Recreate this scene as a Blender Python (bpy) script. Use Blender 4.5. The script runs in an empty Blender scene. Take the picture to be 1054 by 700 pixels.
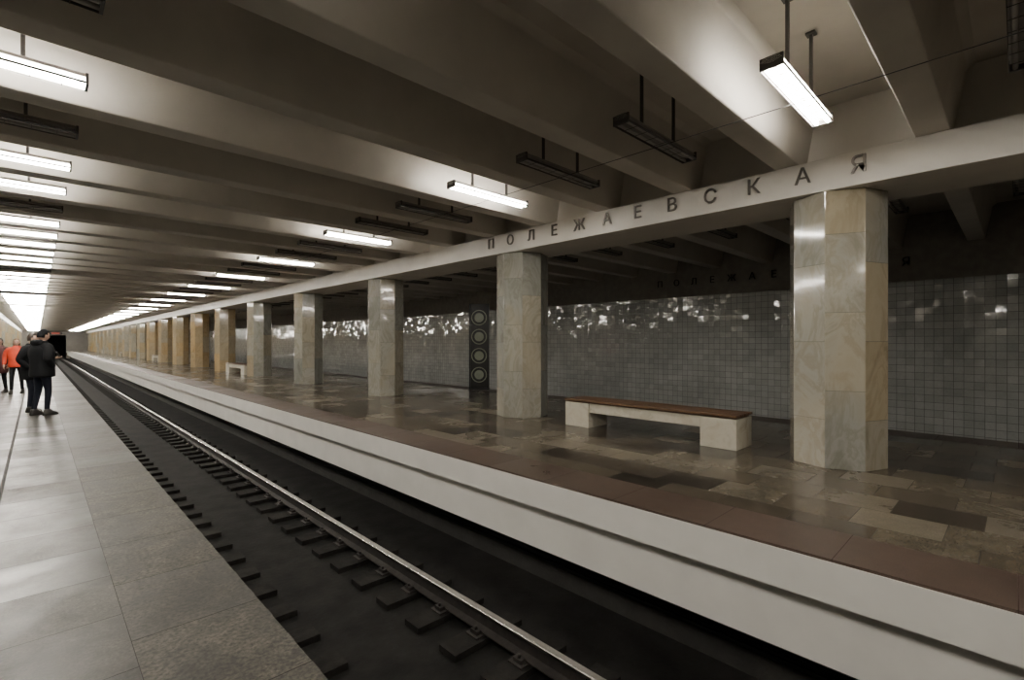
import bpy, bmesh, math, random
from mathutils import Vector, Matrix
random.seed(7)
C = bpy.context
D = bpy.data
scene = C.scene

# ------------------------------------------------------------------ node helpers
class NT:
    def __init__(s, name):
        s.mat = D.materials.new(name); s.mat.use_nodes = True
        s.t = s.mat.node_tree; s.n = s.t.nodes; s.l = s.t.links
        s.bsdf = s.n["Principled BSDF"]
    def node(s, typ, **kw):
        n = s.n.new(typ)
        for k, v in kw.items(): setattr(n, k, v)
        return n
    def put(s, sock, v):
        if isinstance(v, bpy.types.NodeSocket): s.l.new(v, sock)
        else: sock.default_value = v
    def math(s, op, a, b=None, c=None, clamp=False):
        n = s.node("ShaderNodeMath", operation=op); n.use_clamp = clamp
        s.put(n.inputs[0], a)
        if b is not None: s.put(n.inputs[1], b)
        if c is not None: s.put(n.inputs[2], c)
        return n.outputs[0]
    def vmath(s, op, a, b=None, scale=None):
        n = s.node("ShaderNodeVectorMath", operation=op)
        s.put(n.inputs[0], a)
        if b is not None: s.put(n.inputs[1], b)
        if scale is not None: s.put(n.inputs[3], scale)
        return n.outputs[0]
    def mix(s, f, a, b, blend='MIX'):
        n = s.node("ShaderNodeMix", data_type='RGBA', blend_type=blend)
        s.put(n.inputs[0], f); s.put(n.inputs[6], a); s.put(n.inputs[7], b)
        return n.outputs[2]
    def ramp(s, f, stops, interp='LINEAR'):
        n = s.node("ShaderNodeValToRGB"); cr = n.color_ramp; cr.interpolation = interp
        while len(cr.elements) > 1: cr.elements.remove(cr.elements[0])
        cr.elements[0].position = stops[0][0]; cr.elements[0].color = (*stops[0][1], 1)
        for p, c in stops[1:]:
            e = cr.elements.new(p); e.color = (*c, 1)
        s.put(n.inputs[0], f)
        return n.outputs[0]
    def noise(s, vec, scale, detail=4, rough=0.55, dist=0.0):
        n = s.node("ShaderNodeTexNoise")
        s.put(n.inputs["Vector"], vec); n.inputs["Scale"].default_value = scale
        n.inputs["Detail"].default_value = detail; n.inputs["Roughness"].default_value = rough
        n.inputs["Distortion"].default_value = dist
        return n.outputs["Fac"]
    def coord(s):
        return s.node("ShaderNodeTexCoord").outputs["Object"]
    def bump(s, h, strength=0.3, dist=0.01, normal=None):
        n = s.node("ShaderNodeBump"); n.inputs["Strength"].default_value = strength
        n.inputs["Distance"].default_value = dist
        s.put(n.inputs["Height"], h)
        if normal is not None: s.put(n.inputs["Normal"], normal)
        return n.outputs[0]
    def set(s, **kw):
        for k, v in kw.items():
            k = k.replace("_", " ")
            s.put(s.bsdf.inputs[k], v)

def c4(c): return (*c, 1.0)

def plain(name, col, rough=0.5, metal=0.0, var=0.15, scale=6.0, bump=0.0, spec=.5):
    m = NT(name); co = m.coord()
    nz = m.noise(co, scale, 5)
    f = m.math('MULTIPLY_ADD', nz, 1.0, 0.0)
    dark = tuple(x*(1-var) for x in col); lite = tuple(min(1, x*(1+var)) for x in col)
    m.set(Base_Color=m.ramp(f, [(0.3, dark), (0.7, lite)]), Roughness=rough, Metallic=metal)
    m.bsdf.inputs["Specular IOR Level"].default_value = spec
    if bump: m.set(Normal=m.bump(m.noise(co, scale*6, 4), bump, 0.01))
    return m.mat

def tile_mat(name, ax, size, stops, jw, jcol, rough=(0.2, 0.4), speck=(60, .25), dirt=(1.2, .3),
             tilt=0.0, brick=0.0, wav=0.0, interp='LINEAR', spec=0.5, off=(0, 0), coat=0.0, mottle=0.0):
    m = NT(name); co = m.coord()
    sep = m.node("ShaderNodeSeparateXYZ"); m.put(sep.inputs[0], co)
    a, b = sep.outputs[ax[0]], sep.outputs[ax[1]]
    B = m.math('DIVIDE', m.math('ADD', b, off[1]), size[1])
    fb = m.math('FLOOR', B)
    A = m.math('DIVIDE', m.math('ADD', a, off[0]), size[0])
    if brick:
        A = m.math('ADD', A, m.math('MULTIPLY', m.math('MODULO', m.math('ABSOLUTE', fb), 2.0), brick))
    fa = m.math('FLOOR', A)
    cmb = m.node("ShaderNodeCombineXYZ"); m.put(cmb.inputs[0], fa); m.put(cmb.inputs[1], fb)
    wn = m.node("ShaderNodeTexWhiteNoise", noise_dimensions='3D'); m.put(wn.inputs["Vector"], cmb.outputs[0])
    val, wc = wn.outputs["Value"], wn.outputs["Color"]
    ra = m.math('FRACT', A); rb = m.math('FRACT', B)
    ea = m.math('MULTIPLY', m.math('MINIMUM', ra, m.math('SUBTRACT', 1.0, ra)), size[0])
    eb = m.math('MULTIPLY', m.math('MINIMUM', rb, m.math('SUBTRACT', 1.0, rb)), size[1])
    e = m.math('MINIMUM', ea, eb)
    joint = m.math('LESS_THAN', e, jw)
    col = m.ramp(val, stops, interp)
    sp = m.noise(co, speck[0], 3, 0.7)
    sp = m.ramp(sp, [(0.35, (1-speck[1],)*3), (0.65, (1+speck[1]*.6,)*3)])
    col = m.mix(1.0, col, sp, 'MULTIPLY')
    if mottle:   # cloudy figure inside each slab, shifted slab by slab
        q = m.vmath('ADD', co, m.vmath('SCALE', wc, scale=20.0))
        mo = m.noise(q, 7.0, 7, .7, .8)
        mo = m.ramp(mo, [(.32, (1-mottle,)*3), (.5, (1,)*3), (.68, (1+mottle,)*3)])
        col = m.mix(1.0, col, mo, 'MULTIPLY')
    dn = m.noise(co, dirt[0], 6, 0.65, 0.4)
    dr = m.ramp(dn, [(0.35, (1-dirt[1],)*3), (0.62, (1.0,)*3)])
    col = m.mix(1.0, col, dr, 'MULTIPLY')
    col = m.mix(joint, col, c4(jcol))
    rn = m.math('MULTIPLY_ADD', dn, rough[1]-rough[0], rough[0])
    rn = m.math('ADD', rn, m.math('MULTIPLY', joint, .4), clamp=True)
    if mottle: rn = m.math('ADD', rn, m.math('MULTIPLY_ADD', val, .16, -.08), clamp=True)
    m.set(Base_Color=col, Roughness=rn)
    m.bsdf.inputs["Specular IOR Level"].default_value = spec
    nrm = None
    if tilt:
        g = m.node("ShaderNodeNewGeometry").outputs["Normal"]
        o = m.vmath('SCALE', m.vmath('SUBTRACT', wc, (0.5, 0.5, 0.5)), scale=tilt)
        nrm = m.vmath('NORMALIZE', m.vmath('ADD', g, o))
    if wav:
        nrm = m.bump(m.noise(co, 9.0, 2), wav, 0.02, nrm)
    h = m.math('SUBTRACT', m.math('MULTIPLY', sp, .05), joint)
    nrm = m.bump(h, 0.5, 0.004, nrm)
    m.set(Normal=nrm)
    if coat:
        m.set(Coat_Weight=coat, Coat_Roughness=.05, Coat_Normal=nrm)
    return m.mat

# ------------------------------------------------------------------ mesh helper
class MB:
    def __init__(s): s.v = []; s.f = []; s.m = []; s.smooth = []
    def poly(s, vs, faces, mi=0, sm=False):
        o = len(s.v); s.v += [tuple(v) for v in vs]
        for f in faces:
            s.f.append(tuple(o+i for i in f)); s.m.append(mi); s.smooth.append(sm)
    def box(s, x0, x1, y0, y1, z0, z1, mi=0):
        vs = [(x0,y0,z0),(x1,y0,z0),(x1,y1,z0),(x0,y1,z0),(x0,y0,z1),(x1,y0,z1),(x1,y1,z1),(x0,y1,z1)]
        s.poly(vs, [(0,3,2,1),(4,5,6,7),(0,1,5,4),(1,2,6,5),(2,3,7,6),(3,0,4,7)], mi)
    def prism(s, prof, axis, a, b, mi=0, sm=False, mis=None):
        def P(p, t):
            return {'X': (t, p[0], p[1]), 'Y': (p[0], t, p[1]), 'Z': (p[0], p[1], t)}[axis]
        n = len(prof); vs = [P(p, a) for p in prof] + [P(p, b) for p in prof]
        o = len(s.v); s.v += vs
        for i in range(n):
            j = (i+1) % n
            s.f.append((o+i, o+j, o+n+j, o+n+i)); s.m.append(mis[i] if mis else mi); s.smooth.append(sm)
        s.f.append(tuple(o+i for i in reversed(range(n)))); s.m.append(mi); s.smooth.append(False)
        s.f.append(tuple(o+n+i for i in range(n))); s.m.append(mi); s.smooth.append(False)
    def cyl(s, p, r, axis, a, b, seg=12, mi=0):
        prof = [(p[0]+r*math.cos(2*math.pi*i/seg), p[1]+r*math.sin(2*math.pi*i/seg)) for i in range(seg)]
        s.prism(prof, axis, a, b, mi, True)
    def mesh(s, name, mats):
        me = D.meshes.new(name); me.from_pydata(s.v, [], s.f)
        for m in mats: me.materials.append(m)
        me.polygons.foreach_set("material_index", s.m)
        me.polygons.foreach_set("use_smooth", s.smooth)
        bm = bmesh.new(); bm.from_mesh(me); bmesh.ops.recalc_face_normals(bm, faces=bm.faces)
        bm.to_mesh(me); bm.free(); me.update()
        return me
    def obj(s, name, mats, loc=(0,0,0), bevel=0):
        o = D.objects.new(name, s.mesh(name, mats)); o.location = loc
        C.collection.objects.link(o)
        if bevel:
            b = o.modifiers.new("bevel", 'BEVEL'); b.width = bevel; b.segments = 2; b.limit_method = 'ANGLE'
        return o

# ------------------------------------------------------------------ dimensions (m)
CAM_H = 1.5
NEAR_E = 0.932; FAR_E = 3.955; FAR_E2 = 10.6; WALL_X = 14.4
NEAR_E2 = -5.73; LWALL_X = -9.5
YB, YE = -14.0, 124.0
COLX = 7.28; COLX2 = -2.4
COL0, COLS = 1.61, 5.6
BEAM_Z0, BEAM_Z1 = 3.31, 3.70
CEIL = 4.42
RIB = 1.392
ZR = -1.16; ZBED = -1.42

# ------------------------------------------------------------------ materials
m_ceil = plain("ceiling_paint", (0.64, 0.605, 0.545), 0.6, var=.10, scale=1.3, bump=.1)
m_beam = plain("beam_paint", (0.67, 0.635, 0.575), 0.5, var=.07, scale=1.6, bump=.08)
m_white = plain("white_fascia_paint", (0.86, 0.84, 0.79), 0.45, var=.05, scale=2.0, bump=.05)
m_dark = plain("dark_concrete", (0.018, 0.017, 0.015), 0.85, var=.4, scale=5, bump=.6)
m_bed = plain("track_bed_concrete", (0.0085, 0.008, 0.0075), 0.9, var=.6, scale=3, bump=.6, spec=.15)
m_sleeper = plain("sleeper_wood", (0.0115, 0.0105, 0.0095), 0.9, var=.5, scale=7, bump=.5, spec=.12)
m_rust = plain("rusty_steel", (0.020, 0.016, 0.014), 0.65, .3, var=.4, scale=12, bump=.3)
m_steel = plain("polished_rail_steel", (0.62, 0.60, 0.57), 0.22, 1.0, var=.12, scale=8)
m_black = plain("black_enamel", (0.012, 0.012, 0.012), 0.35, 0.0)
m_fix = plain("lamp_housing_metal", (0.07, 0.065, 0.06), 0.45, .3)
m_fixw = plain("lamp_reflector_white", (0.75, 0.73, 0.68), 0.35)
m_fixoff = plain("lamp_reflector_unlit", (0.26, 0.24, 0.22), 0.4)  # unlit look put into the reflector colour, for fixtures that are off
m_tubeoff = plain("lamp_tube_glass_unlit", (0.45, 0.43, 0.40), 0.2, 0.0, var=.05)
m_letter = plain("bronze_lettering", (0.13, 0.115, 0.10), 0.35, .4)
m_wood = NT("bench_wood"); co = m_wood.coord()
sc = m_wood.vmath('MULTIPLY', co, (14, 1.2, 14))
m_wood.set(Base_Color=m_wood.ramp(m_wood.noise(sc, 3, 6, .6, 1.0), [(0.3, (.07, .036, .018)), (0.7, (.15, .078, .038))]), Roughness=.32)
m_wood = m_wood.mat

em = NT("lamp_tube_lit"); em.set(Base_Color=(1, .96, .9, 1), Emission_Color=(1.0, 0.945, 0.85, 1), Emission_Strength=138.0)
m_tube = em.mat

m_near = tile_mat("platform_paving_stone", (1, 0), (0.62, 0.5925), [(0, (.026, .025, .021)), (.5, (.042, .040, .033)), (1, (.062, .058, .048))],
                  .003, (.011, .010, .009), rough=(.20, .66), speck=(70, .5), dirt=(2.2, .6), brick=.43, off=(0, -0.3425), spec=.26, mottle=.5)
m_edge = tile_mat("platform_edge_granite", (1, 0), (0.78, 5.0), [(0, (.044, .040, .031)), (1, (.074, .067, .052))],
                  .003, (.011, .010, .009), rough=(.36, .70), speck=(45, .75), dirt=(3.0, .6), off=(0.02, 2.0), spec=.26, mottle=.5)
m_far = tile_mat("far_platform_paving", (1, 0), (0.60, 0.5), [(0, (.040, .033, .026)), (.15, (.080, .064, .048)), (.55, (.122, .099, .070)), (.8, (.158, .133, .095)), (1, (.215, .185, .137))],
                 .003, (.02, .016, .012), rough=(.08, .36), speck=(70, .4), dirt=(.8, .45), brick=.35, off=(.2, .1), spec=.5, mottle=.25)
m_red = tile_mat("platform_edge_red_granite", (1, 0), (0.9, 5.0), [(0, (.084, .058, .045)), (1, (.100, .070, .054))],
                 .003, (.05, .03, .025), rough=(.28, .5), speck=(120, .35), dirt=(1.5, .3), mottle=.15)
m_wallt = tile_mat("glazed_wall_tile", (1, 2), (0.165, 0.165), [(0, (.54, .555, .53)), (1, (.66, .675, .65))],
                   .0045, (.11, .11, .10), rough=(.03, .10), speck=(20, .06), dirt=(.5, .25), tilt=.075, wav=.05, spec=1.0, coat=1.0)

def marble():
    m = NT("column_marble"); co = m.coord()
    oi = m.node("ShaderNodeObjectInfo")
    sep = m.node("ShaderNodeSeparateXYZ"); m.put(sep.inputs[0], co)
    ang = m.math('ARCTAN2', sep.outputs[1], sep.outputs[0])
    fi = m.math('FLOOR', m.math('DIVIDE', m.math('ADD', ang, 10*math.pi), math.pi/4))
    stag = m.math('MULTIPLY', m.math('MODULO', fi, 2.0), .37)
    zz = m.math('ADD', m.math('DIVIDE', sep.outputs[2], 0.93), stag)
    fz = m.math('FLOOR', zz)
    cmb = m.node("ShaderNodeCombineXYZ"); m.put(cmb.inputs[0], fi); m.put(cmb.inputs[1], fz)
    m.put(cmb.inputs[2], m.math('MULTIPLY', oi.outputs["Random"], 37.0))
    wn = m.node("ShaderNodeTexWhiteNoise", noise_dimensions='3D'); m.put(wn.inputs["Vector"], cmb.outputs[0])
    sc = m.node("ShaderNodeSeparateColor"); m.put(sc.inputs[0], oi.outputs["Color"])
    tan = m.math('ADD', m.math('MULTIPLY', wn.outputs["Value"], .60), m.math('SUBTRACT', sc.outputs[0], .30), clamp=True)
    col = m.ramp(tan, [(0, (.27, .272, .245)), (.35, (.345, .335, .29)), (.62, (.38, .33, .235)), (1, (.43, .31, .16))])
    off = m.vmath('SCALE', wn.outputs["Color"], scale=30.0)
    p = m.vmath('ADD', co, off)
    ps = m.vmath('MULTIPLY', p, (1, 1, .55))
    v1 = m.noise(ps, 2.2, 8, .60, 1.1)
    vein = m.ramp(v1, [(.32, (.68, .66, .61)), (.45, (1, 1, 1)), (.51, (.80, .78, .73)), (.57, (1.04, 1.04, 1.04)), (.75, (.86, .83, .77))])
    col = m.mix(1.0, col, vein, 'MULTIPLY')
    bl = m.noise(ps, 1.1, 3)
    col = m.mix(m.ramp(bl, [(.52, (0, 0, 0)), (.7, (.45, .45, .45))]), col, (.42, .36, .255, 1))
    rz = m.math('FRACT', zz); ez = m.math('MULTIPLY', m.math('MINIMUM', rz, m.math('SUBTRACT', 1.0, rz)), .93)
    j = m.math('LESS_THAN', ez, .003)
    col = m.mix(m.math('MULTIPLY', j, .7), col, (.10, .09, .07, 1))
    m.set(Base_Color=col, Roughness=.10, Coat_Weight=.6, Coat_Roughness=.04)
    g = m.node("ShaderNodeNewGeometry").outputs["Normal"]
    o = m.vmath('SCALE', m.vmath('SUBTRACT', wn.outputs["Color"], (.5, .5, .5)), scale=.02)
    nrm = m.vmath('NORMALIZE', m.vmath('ADD', g, o))
    m.set(Normal=m.bump(m.math('SUBTRACT', m.math('MULTIPLY', v1, .15), j), .3, .004, nrm), Coat_Normal=nrm)
    return m.mat
m_marble = marble()
m_bmarble = NT("bench_marble"); co = m_bmarble.coord()
m_bmarble.set(Base_Color=m_bmarble.ramp(m_bmarble.noise(co, 4, 8, .6, 1.2), [(.3, (.44, .40, .31)), (.5, (.56, .53, .44)), (.7, (.49, .44, .34))]), Roughness=.25)
m_bmarble = m_bmarble.mat

# ------------------------------------------------------------------ shell
def islands():
    b = MB()
    b.box(NEAR_E2, 0.3425, YB, YE, -.20, 0, 0)
    b.box(0.3425, NEAR_E, YB, YE, -.20, 0, 1)
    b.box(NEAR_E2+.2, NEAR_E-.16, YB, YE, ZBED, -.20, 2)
    b.box(-.275, -.245, YB, YE, 0, .003, 2)
    b.obj("floor", [m_near, m_edge, m_dark])
    b = MB()
    b.box(FAR_E, FAR_E+.62, YB, YE, -.31, 0, 1)
    b.box(FAR_E+.62, FAR_E2-.62, YB, YE, -.31, 0, 0)
    b.box(FAR_E2-.62, FAR_E2, YB, YE, -.31, 0, 1)
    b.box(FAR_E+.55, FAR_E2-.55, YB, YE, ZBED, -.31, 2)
    b.obj("floor", [m_far, m_red, m_dark])
    b = MB()
    b.box(FAR_E-.012, FAR_E-.001, YB, YE, -.31, -.02)
    b.box(FAR_E+.13, FAR_E+.50, YB, YE, -.83, -.31)
    b.obj("trim_1", [m_white])
islands()

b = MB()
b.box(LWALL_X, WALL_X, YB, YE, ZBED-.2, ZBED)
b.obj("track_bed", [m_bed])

b = MB(); b.box(LWALL_X-.4, WALL_X+.4, YB-.3, YE+25, CEIL, CEIL+.2); b.obj("ceiling", [m_ceil])
b = MB()
n0 = int((YB-.63)/RIB); n1 = int((YE-.63)/RIB)
for k in range(n0, n1+1):
    y = .63 + RIB*k
    b.prism([(y-.14, BEAM_Z1), (y+.14, BEAM_Z1), (y+.25, CEIL-.06), (y+.34, CEIL+.01), (y-.34, CEIL+.01), (y-.25, CEIL-.06)], 'X', LWALL_X, WALL_X)
b.obj("ceiling_ribs", [m_ceil], bevel=0.012)

for cx in (COLX, COLX2):
    b = MB()
    b.box(cx-.53, cx+.53, YB, YE, BEAM_Z0, BEAM_Z1)
    b.box(cx-.25, cx+.25, YB, YE, BEAM_Z1, CEIL)  # infill added over the beam to block light to the far half
    b.obj("longitudinal_beam", [m_beam], bevel=.01)

b = MB()
b.box(WALL_X, WALL_X+.3, YB, YE, ZBED, 2.92, 0)
b.box(WALL_X-.03, WALL_X+.3, YB, YE, 2.92, CEIL, 1)
m_band = plain("wall_band_paint", (.32, .305, .28), .6)
b.obj("wall_right", [m_wallt, m_band])
b = MB()
b.box(LWALL_X-.3, LWALL_X, YB, YE, ZBED, 2.92, 0)
b.box(LWALL_X-.3, LWALL_X+.03, YB, YE, 2.92, CEIL, 1)
b.obj("wall_left", [m_wallt, m_band])
m_end = plain("end_wall_stone", (.16, .145, .12), .4, var=.2, scale=.8)
b = MB(); b.box(LWALL_X, WALL_X, YB-.3, YB, ZBED, CEIL); b.obj("wall_front", [m_end])
b = MB()
b.box(NEAR_E2, NEAR_E, YE, YE+.5, ZBED, CEIL); b.box(FAR_E, FAR_E2, YE, YE+.5, ZBED, CEIL)
b.box(NEAR_E, FAR_E, YE, YE+.5, 2.9, CEIL); b.box(LWALL_X, NEAR_E2, YE, YE+.5, 2.9, CEIL); b.box(FAR_E2, WALL_X, YE, YE+.5, 2.9, CEIL)
b.obj("wall_back", [m_end])
b = MB()
for x0, x1 in ((NEAR_E-.3, FAR_E+.3), (LWALL_X-.1, NEAR_E2+.2), (FAR_E2-.2, WALL_X+.1)):
    b.box(x0-.3, x0, YE+.51, YE+24, ZBED, 3.4); b.box(x1, x1+.3, YE+.51, YE+24, ZBED, 3.4)
    b.box(x0-.3, x1+.3, YE+.51, YE+24, 3.4, 3.7); b.box(x0-.3, x1+.3, YE+24, YE+24.3, ZBED, 3.7)
    b.box(x0-.3, x1+.3, YE+.51, YE+24, ZBED-.2, ZBED)
b.obj("tunnel_lining", [m_dark])

# ------------------------------------------------------------------ rails
def rail_profile(cx, zt):
    h = .18
    r = [(-.075, -h), (.075, -h), (.075, -h+.012), (.012, -h+.035), (.009, -.045), (.036, -.034), (.037, -.008), (.030, 0),
         (-.030, 0), (-.037, -.008), (-.036, -.034), (-.009, -.045), (-.012, -h+.035), (-.075, -h+.012)]
    return [(cx+x, zt+z) for x, z in r]
for cx in (2.40, 12.45, -7.6):
    for sx in (-.80, .80):
        b = MB()
        mis = [0]*14
        for i in (5, 6, 7, 8, 9): mis[i] = 1
        b.prism(rail_profile(cx+sx, ZR), 'Y', YB+.05, YE-.05, 0, False, mis)
        b.obj("rail", [m_rust, m_steel])
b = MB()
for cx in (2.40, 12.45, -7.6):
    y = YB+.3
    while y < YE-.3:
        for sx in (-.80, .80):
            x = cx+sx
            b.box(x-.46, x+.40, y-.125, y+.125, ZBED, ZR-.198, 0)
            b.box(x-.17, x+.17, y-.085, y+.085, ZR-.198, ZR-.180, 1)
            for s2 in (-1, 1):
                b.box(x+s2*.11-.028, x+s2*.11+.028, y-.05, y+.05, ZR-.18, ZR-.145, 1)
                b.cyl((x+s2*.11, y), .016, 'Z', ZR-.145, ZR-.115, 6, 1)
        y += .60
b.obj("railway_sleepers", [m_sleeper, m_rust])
b = MB()
for i, z in enumerate((-1.02, -1.08, -1.15)):
    b.cyl((FAR_E+.51, z), .022, 'Y', YB, YE, 8)
b.obj("wall_cables", [m_black])

# ------------------------------------------------------------------ columns
R = .53
b = MB()
prof = [(R*math.cos(math.pi/4*i), R*math.sin(math.pi/4*i)) for i in range(8)]
b.prism(prof, 'Z', 0, BEAM_Z0)
cm = b.mesh("marble_column", [m_marble])
tans = [.42, .24, .22, .28, .32, .85, .95, .88, .80, .8, .6]
for n in range(-2, 22):
    for cx in (COLX, COLX2):
        o = D.objects.new("marble_column", cm); o.location = (cx, COL0+COLS*n, 0)
        t = tans[n] if 0 <= n < len(tans) else random.uniform(.5, .8)
        o.color = (t, t, t, 1)
        C.collection.objects.link(o)
        bv = o.modifiers.new("b", 'BEVEL'); bv.width = .008; bv.segments = 2

# ------------------------------------------------------------------ benches
def bench(x, y):
    b = MB()
    L = 3.06; W = .56
    for y0 in (0, L-.52):
        b.box(0, W, y0, y0+.52, 0, .43, 0)
    b.box(.03, W-.03, .52, L-.52, .27, .43, 0)
    b.box(.05, W-.05, .02, L-.02, .43, .455, 1)
    for i in range(4):
        x0 = -.01 + i*.1475
        b.box(x0, x0+.138, -.01, L+.01, .455, .49, 1)
    return b.obj("platform_bench", [m_bmarble, m_wood], (x, y, 0), bevel=.006)
for y in (2.72, 25.2, 47.6, 70.0, 92.4):
    bench(6.96, y)
    bench(COLX2-.28, y)

# ------------------------------------------------------------------ pendant fluorescent lights
def fixture(b, x, y, z, lit, detail=True):
    T = 3 if lit else 2
    h = .735
    b.prism([(y-.020, z+.018), (y-.082, z+.034), (y-.05, z+.075), (y+.05, z+.075), (y+.082, z+.034), (y+.020, z+.018)], 'X', x-h, x+h, 1 if lit else 4)
    for e in (-1, 1):
        b.box(min(x+e*h, x+e*(h-.02)), max(x+e*h, x+e*(h-.02)), y-.088, y+.088, z-.024, z+.07, 0)
    for s2 in (-1, 1):
        if detail:
            b.cyl((y+s2*.050, z-.002), .019, 'X', x-h+.02, x+h-.02, 8, T)
            b.box(x-h+.02, x+h-.02, y+s2*.086-.003, y+s2*.086+.003, z-.022, z+.0, 0)
        else:
            b.cyl((y+s2*.050, z-.002), .019, 'X', x-h+.02, x+h-.02, 4, T)
    if detail:
        for q in (-.57, -.38, -.19, 0, .19, .38, .57):
            b.box(x+q-.003, x+q+.003, y-.088, y+.088, z-.026, z-.022, 0)
    for q in (-.34, .34):
        b.box(x+q-.014, x+q+.014, y-.014, y+.014, z+.07, CEIL+.0, 0)
        if detail: b.box(x+q-.04, x+q+.04, y-.04, y+.04, CEIL-.02, CEIL, 0)
fm = [m_fix, m_fixw, m_tubeoff, m_tube, m_fixoff]
ZL = 3.70
def fx_mesh(lit):
    b = MB(); fixture(b, 0, 0, ZL, lit); return b.mesh("pendant_fluorescent_light", fm)
fmesh = {0: fx_mesh(0), 1: fx_mesh(1)}
far = MB()
for k in range(-10, 87):
    y = 1.36 + RIB*k
    if y < YB+.3 or y > YE-.5: continue
    lits = [(4.90, k % 3 == 0), (-.42, (k in (0, 1, 3, 5, 6, 8, 9, 10) or k > 10 and k % 7 != 0 or k < 0 and k % 2 == 0)), (9.70, False), (-4.9, k % 3 == 0 and k > 3)]  # unseen left-row lamps over the camera switched on to brighten the far fascia
    for x, lit in lits:
        if y < 32:
            o = D.objects.new("pendant_fluorescent_light", fmesh[1 if lit else 0]); o.location = (x, y, 0)
            C.collection.objects.link(o)
        else:
            fixture(far, x, y, ZL, 1 if lit else 0, False)
far.obj("pendant_fluorescent_light_row", fm)
b = MB(); b.cyl((4.90, 3.655), .004, 'Y', YB+.05, YE-.05, 6)
b.obj("support_cable", [m_black])

# ------------------------------------------------------------------ lettering
TXT = "ПОЛЕЖАЕВСКАЯ"
def lettering(x, y0, step, z, size, mat):
    objs = []
    for i, ch in enumerate(TXT):
        cu = D.curves.new("ltr", 'FONT'); cu.body = ch; cu.size = size; cu.align_x = 'CENTER'; cu.align_y = 'CENTER'
        cu.extrude = .012; cu.offset = .001
        o = D.objects.new("ltr", cu); C.collection.objects.link(o)
        o.matrix_world = Matrix(((0, 0, -1, x-.016), (-1, 0, 0, y0-step*i), (0, 1, 0, z), (0, 0, 0, 1)))
        objs.append(o)
    C.view_layer.update()
    bm = bmesh.new()
    for o in objs:
        me = D.meshes.new_from_object(o.evaluated_get(C.evaluated_depsgraph_get()))
        me.transform(o.matrix_world); bm.from_mesh(me); D.meshes.remove(me)
    for o in objs: D.objects.remove(o)
    me = D.meshes.new("station_name_lettering"); bm.to_mesh(me); bm.free()
    me.materials.clear(); me.materials.append(mat)
    for p in me.polygons: p.material_index = 0
    o = D.objects.new("station_name_lettering", me); C.collection.objects.link(o)
lettering(COLX-.53, 7.58, .574, 3.53, .27, m_letter)
lettering(WALL_X-.03, 8.0, .564, 3.36, .27, m_black)

# ------------------------------------------------------------------ signal stand
def signal():
    b = MB()
    b.box(-.30, .30, -.03, .03, .0, 2.76, 0)
    b.box(-.33, .33, -.12, .12, 0, .05, 0)
    for s2 in (-1, 1): b.box(s2*.30-.02, s2*.30+.02, -.09, .03, .05, 2.76, 0)
    for i in range(4):
        z = .48+.61*i
        seg = 20
        for (r0, r1, ya, yb, mi) in ((.25, .22, -.03, -.10, 2), (.20, .165, -.11, -.06, 0)):
            vs = []
            for j in range(seg):
                a = 2*math.pi*j/seg
                vs += [(r0*math.cos(a), ya, z+r0*math.sin(a)), (r0*math.cos(a), yb, z+r0*math.sin(a)), (r1*math.cos(a), yb, z+r1*math.sin(a)), (r1*math.cos(a), ya, z+r1*math.sin(a))]
            fs = []
            for j in range(seg):
                k = (j+1) % seg
                for q in range(4):
                    w = (q+1) % 4; fs.append((4*j+q, 4*k+q, 4*k+w, 4*j+w))
            b.poly(vs, fs, mi)
        b.cyl((0, z), .15, 'Y', -.085, -.03, 20, 2)
    o = b.obj("signal_light_stand", [m_black, plain("signal_rim", (.06, .06, .05), .35), plain("lens_glass", (.34, .37, .29), .15)], (10.25, 12.1, 0))
    o.rotation_euler = (0, 0, math.radians(-45))
signal()

b = MB(); b.box(-.9, .9, -.1, .1, 0, .45, 0); b.box(-.55, .55, -.11, -.1, .10, .35, 1)
b.box(-.5, -.46, -.02, .02, .45, 1.4, 0); b.box(.46, .5, -.02, .02, .45, 1.4, 0)
rd = NT("red_led_display"); rd.set(Base_Color=(.1, .01, .01, 1), Emission_Color=(1, .12, .04, 1), Emission_Strength=.3)
b.obj("interval_clock", [m_black, rd.mat], (2.44, YE-2, 3.02))

# ------------------------------------------------------------------ people
m_skin = plain("skin", (.50, .32, .24), .5, var=.06)
m_eye = plain("eye_dark", (.02, .015, .012), .2)
m_lip = plain("lips", (.35, .15, .12), .5)

def skin_mesh(verts, edges, radii, root=0, sub=2):
    me = D.meshes.new("sk"); me.from_pydata(verts, edges, [])
    o = D.objects.new("sk", me); C.collection.objects.link(o)
    sk = o.modifiers.new("s", 'SKIN'); sk.use_smooth_shade = True
    for i, r in enumerate(radii):
        sv = me.skin_vertices[0].data[i]
        sv.radius = r if isinstance(r, tuple) else (r, r); sv.use_root = (i == root)
    ss = o.modifiers.new("u", 'SUBSURF'); ss.levels = sub; ss.render_levels = sub
    C.view_layer.update()
    out = D.meshes.new_from_object(o.evaluated_get(C.evaluated_depsgraph_get()))
    D.objects.remove(o)
    for p in out.polygons: p.use_smooth = True
    return out

def child(name, me, parent, mats):
    me.materials.clear()
    for m in mats: me.materials.append(m)
    o = D.objects.new(name, me); C.collection.objects.link(o); o.parent = parent
    return o

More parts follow.
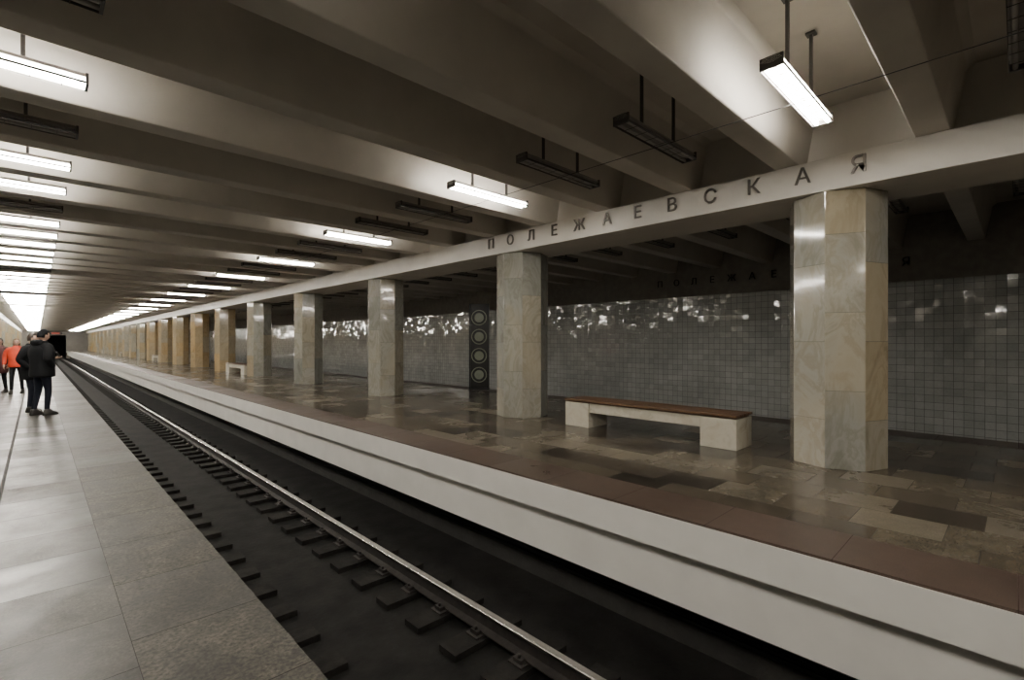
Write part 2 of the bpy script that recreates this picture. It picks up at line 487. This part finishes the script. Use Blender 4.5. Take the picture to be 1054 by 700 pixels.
def loft(rings, seg=24, mi=0):
    b = MB(); vs = []; fs = []
    for (cx, cy, z, rx, ry) in rings:
        for j in range(seg):
            a = 2*math.pi*j/seg
            ca, sa = math.cos(a), math.sin(a)
            f = (abs(ca)**2.6+abs(sa)**2.6)**(-1/2.6)
            vs.append((cx+rx*ca*f, cy+ry*sa*f, z))
    for i in range(len(rings)-1):
        for j in range(seg):
            k = (j+1) % seg
            fs.append((i*seg+j, i*seg+k, (i+1)*seg+k, (i+1)*seg+j))
    fs.append(tuple(reversed(range(seg)))); fs.append(tuple((len(rings)-1)*seg+j for j in range(seg)))
    b.poly(vs, fs, mi, True)
    return b

def person(name, loc, heading, height, mj, mt, ms, mh, arms=('down', 'down'), stride=0.0, jl=.80, bulk=1.0, headturn=0.0, nod=0.0,
           hair='short', cap=None, bag=None):
    root = D.objects.new(name, None); C.collection.objects.link(root)
    s = height/1.75
    root.location = loc; root.rotation_euler = (0, 0, heading); root.scale = (s, s, s)
    st = stride
    V = [(0,0,.95),(0,-.005,1.12),(0,-.01,1.30),(0,-.015,1.43),(0,0,1.50),(0,.01,1.57)]
    Rr = [(.15,.12),(.14,.11),(.165,.12),(.13,.10),(.062,.062),(.055,.055)]
    E = [(0,1),(1,2),(2,3),(3,4),(4,5)]
    for sx in (-1, 1):
        fy = st*sx
        i = len(V)
        V += [(sx*.095, 0, .88), (sx*.10, fy*.55+.02, .50), (sx*.105, fy-.03, .12), (sx*.105, fy-.02, .07)]
        Rr += [.098, .064, .047, .045]; E += [(0,i),(i,i+1),(i+1,i+2),(i+2,i+3)]
    body = skin_mesh(V, E, Rr)
    body.materials.clear(); body.materials.append(mt); body.materials.append(m_skin); body.materials.append(mj)
    for p in body.polygons:
        p.material_index = 1 if p.center.z > 1.47 else (2 if p.center.z > .98 else 0)
    ob = D.objects.new("body", body); C.collection.objects.link(ob); ob.parent = root
    V = [(0,-.015,1.41)]; Rr = [(.11,.09)]; E = []
    hands = []
    for ai, sx in enumerate((-1, 1)):
        pose = arms[ai]
        el, wr = {'down': ((sx*.27*bulk**.5, -.03, 1.15), (sx*.27*bulk**.5, .06, .92)),
                  'front': ((sx*.27, -.02, 1.16), (sx*.12, .25, 1.17)),
                  'pocket': ((sx*.30, -.09, 1.17), (sx*.215, .07, .98)),
                  'swing': ((sx*.26, .10, 1.17), (sx*.25, .30, 1.02)),
                  'back': ((sx*.26, -.15, 1.18), (sx*.26, -.16, .94))}[pose]
        i = len(V)
        V += [(sx*.18, -.015, 1.415), (sx*.235, -.02, 1.33), el, wr]
        Rr += [.085*bulk, .078*bulk, .062*bulk, .045*bulk]
        E += [(0,i),(i,i+1),(i+1,i+2),(i+2,i+3)]
        hands.append((sx, Vector(el), Vector(wr), pose))
    sl = skin_mesh(V, E, Rr)
    child("sleeves", sl, root, [mj])
    B = bulk
    j = loft([(0,0,jl,.185*B,.135*B),(0,0,jl+.02,.195*B,.145*B),(0,0,.98,.185*B,.14*B),(0,0,1.12,.18*B,.135*B),(0,-.005,1.28,.195*B,.145*B),
              (0,-.01,1.38,.195*B,.135*B),(0,-.01,1.45,.15,.115),(0,-.005,1.50,.095,.09),(0,0,1.535,.078,.08),(0,0,1.537,.066,.068)])
    jm = j.mesh("jacket", [mj]); jo = child("jacket", jm, root, [mj])
    ss = jo.modifiers.new("s", 'SUBSURF'); ss.levels = 1; ss.render_levels = 1
    if hair == 'hood_down':
        hm = loft([(0,-.09,1.44,.10,.05),(0,-.10,1.48,.125,.075),(0,-.095,1.53,.12,.075),(0,-.085,1.56,.09,.05)]).mesh("hood", [mj])
        child("hood", hm, root, [mj])
    for sx, el, wr, pose in hands:
        if pose == 'pocket': continue
        d = (wr-el).normalized()
        n = Vector((-sx, 0, 0)) if pose in ('down', 'back', 'swing') else Vector((0, 0, 1))
        n = (n - d*n.dot(d)).normalized(); w = d.cross(n).normalized()
        if w.dot(Vector((0, 1, 0))) < 0 and pose != 'front': w = -w
        if pose == 'front' and w.dot(Vector((-sx, 0, 0))) < 0: w = -w
        V = [wr-d*.02, wr+d*.045]; Rr = [.028, (.03, .022)]; E = [(0, 1)]
        for fi, (o, L) in enumerate(((.030, .070), (.010, .080), (-.011, .074), (-.031, .058))):
            k = wr + d*.088 + w*o
            a = k + d*L*.5 + n*L*.12; bb = k + d*L*.85 + n*L*.42
            i = len(V); V += [k, a, bb]; Rr += [.0105, .0088, .007]; E += [(1, i), (i, i+1), (i+1, i+2)]
        i = len(V); V += [wr+d*.03+w*.032+n*.005, wr+d*.065+w*.052+n*.018, wr+d*.092+w*.054+n*.032]
        Rr += [.013, .010, .008]; E += [(1, i), (i, i+1), (i+1, i+2)]
        child("hand", skin_mesh([tuple(v) for v in V], E, Rr), root, [m_skin])
    for sx in (-1, 1):
        fy = st*sx
        bm_ = loft([(sx*.108, fy+.035, 0, .046, .135), (sx*.108, fy+.035, .025, .05, .14), (sx*.108, fy+.025, .05, .048, .125), (sx*.107, fy-.01, .085, .044, .08), (sx*.106, fy-.02, .13, .046, .055)], 20)
        child("shoe", bm_.mesh("shoe", [ms]), root, [ms])
    hc = Vector((0, .025, 1.645))
    bm = bmesh.new(); bmesh.ops.create_uvsphere(bm, u_segments=36, v_segments=28, radius=1)
    for v in bm.verts:
        x, y, z = v.co
        z0 = z
        jaw = 1 - .30*max(0, -z)**1.3
        X = x*.076*jaw; Y = y*.094*(1-.12*max(0, -z)) + (.012*max(0, -z) if y > 0 else -0.0); Z = z*.118
        if y > .3:
            Y += .024*math.exp(-((x/.13)**2))*math.exp(-(((z0+.16)/.16)**2))
            Y -= .009*(math.exp(-(((abs(x)-.38)/.16)**2)))*math.exp(-(((z0-.05)/.12)**2))
            Y += .006*math.exp(-((x/.25)**2))*math.exp(-(((z0+.50)/.08)**2))
            Y += .008*math.exp(-((x/.3)**2))*math.exp(-(((z0+.85)/.15)**2))
        v.co = (X, Y, Z)
    hd = D.meshes.new("head"); bm.to_mesh(hd)
    for p in hd.polygons: p.use_smooth = True
    HM = Matrix.Translation(hc) @ Matrix.Rotation(headturn, 4, 'Z') @ Matrix.Rotation(-nod, 4, 'X')
    ho = child("head", hd, root, [m_skin]); ho.matrix_local = HM
    hb = bmesh.new(); bmesh.ops.create_uvsphere(hb, u_segments=36, v_segments=28, radius=1)
    kill = []
    for v in hb.verts:
        x, y, z = v.co
        lowcut = -.45 if hair != 'long' else -1.2
        face = (y > .25 and z < .48) or (z < lowcut) or (abs(x) > .6 and y > -.15 and z < .1)
        if face: kill.append(v)
        k = 1.0 + (.04 if cap is None else .09)
        v.co = (x*.081*k, y*.098*k-.004, z*.124*k)
        if hair == 'long' and z < 0: v.co.z -= .10*abs(z); v.co.x *= 1.05
    bmesh.ops.delete(hb, geom=kill, context='VERTS')
    hm = D.meshes.new("hair"); hb.to_mesh(hm); hb.free()
    for p in hm.polygons: p.use_smooth = True
    h2 = child("hair" if cap is None else "knit_cap", hm, root, [mh if cap is None else cap]); h2.matrix_local = HM
    sd = h2.modifiers.new("t", 'SOLIDIFY'); sd.thickness = .012; sd.offset = -1
    fb = MB()
    def ell(c, r, mi):
        b2 = bmesh.new(); bmesh.ops.create_uvsphere(b2, u_segments=12, v_segments=8, radius=1)
        b2.verts.index_update()
        vs = [(c[0]+v.co.x*r[0], c[1]+v.co.y*r[1], c[2]+v.co.z*r[2]) for v in b2.verts]
        fb.poly(vs, [tuple(v.index for v in f.verts) for f in b2.faces], mi, True); b2.free()
    for sx in (-1, 1):
        ell((sx*.030, .078, .004), (.012, .008, .007), 1)
        ell((sx*.030, .083, .022), (.017, .006, .004), 2)
        ell((sx*.078, -.004, -.01), (.010, .020, .030), 0)
    ell((0, .090, -.060), (.022, .008, .006), 3)
    me = fb.mesh("ff", [m_skin, m_eye, mh, m_lip])
    fo = D.objects.new("face_features", me); C.collection.objects.link(fo); fo.parent = root; fo.matrix_local = HM
    if bag:
        bb = loft([(0,-.19,1.02,.13,.05),(0,-.20,1.05,.15,.075),(0,-.21,1.25,.15,.08),(0,-.19,1.42,.12,.06),(0,-.18,1.45,.08,.03)])
        child("backpack", bb.mesh("bp", []), root, [bag])
    return root

m_blk = plain("black_jacket_cloth", (.006, .0065, .008), .85, spec=.2)
m_navy = plain("dark_jeans", (.008, .010, .018), .8, spec=.2)
m_shoe = plain("dark_shoes", (.02, .018, .016), .4)
m_hairb = plain("brown_hair", (.03, .02, .014), .5)
m_orange = plain("orange_jacket_cloth", (.62, .055, .018), .6)
m_blond = plain("fair_hair", (.16, .10, .05), .5)
m_maroon = plain("dark_red_coat", (.07, .015, .015), .6)

ph = person("man_in_black_jacket", (.08, 14.15, 0), math.radians(-60), 1.76, m_blk, m_navy, m_shoe, m_hairb,
       arms=('front', 'pocket'), stride=.05, jl=.78, bulk=1.22, nod=.25, hair='hood_down', cap=m_blk)
b = MB(); b.box(-.038, .038, -.006, .006, 0, .15); p = child("smartphone", b.mesh("ph", []), ph, [m_black]); p.location = (-.06, .36, 1.17); p.rotation_euler = (.5, 0, 0)
person("man_in_dark_coat", (-.08, 14.95, 0), math.radians(-115), 1.70, m_blk, m_navy, m_shoe, m_hairb,
       arms=('pocket', 'pocket'), stride=.04, jl=.72, bulk=1.15, hair='short', headturn=.3)
person("woman_in_orange_jacket", (-.43, 20.7, 0), math.radians(170), 1.62, m_orange, m_blk, m_shoe, m_blond,
       arms=('down', 'down'), stride=.12, jl=.84, bulk=1.05, hair='long')
person("woman_in_red_coat", (-.80, 21.4, 0), math.radians(150), 1.64, m_maroon, m_blk, m_shoe, m_hairb,
       arms=('down', 'pocket'), stride=.06, jl=.62, bulk=1.05, hair='long')

# ------------------------------------------------------------------ world and camera
w = D.worlds.new("world"); scene.world = w; w.use_nodes = True
w.node_tree.nodes["Background"].inputs[0].default_value = (.05, .045, .04, 1)
w.node_tree.nodes["Background"].inputs[1].default_value = .2

cam = D.cameras.new("camera"); co = D.objects.new("camera", cam); C.collection.objects.link(co)
F = 505.0
cam.lens = F/1054*36; cam.sensor_width = 36
cam.shift_y = 3/1054
cam.clip_start = .05; cam.clip_end = 400
co.location = (0, 0, CAM_H)
co.rotation_euler = (math.pi/2, 0, -math.radians(44.08))
scene.camera = co
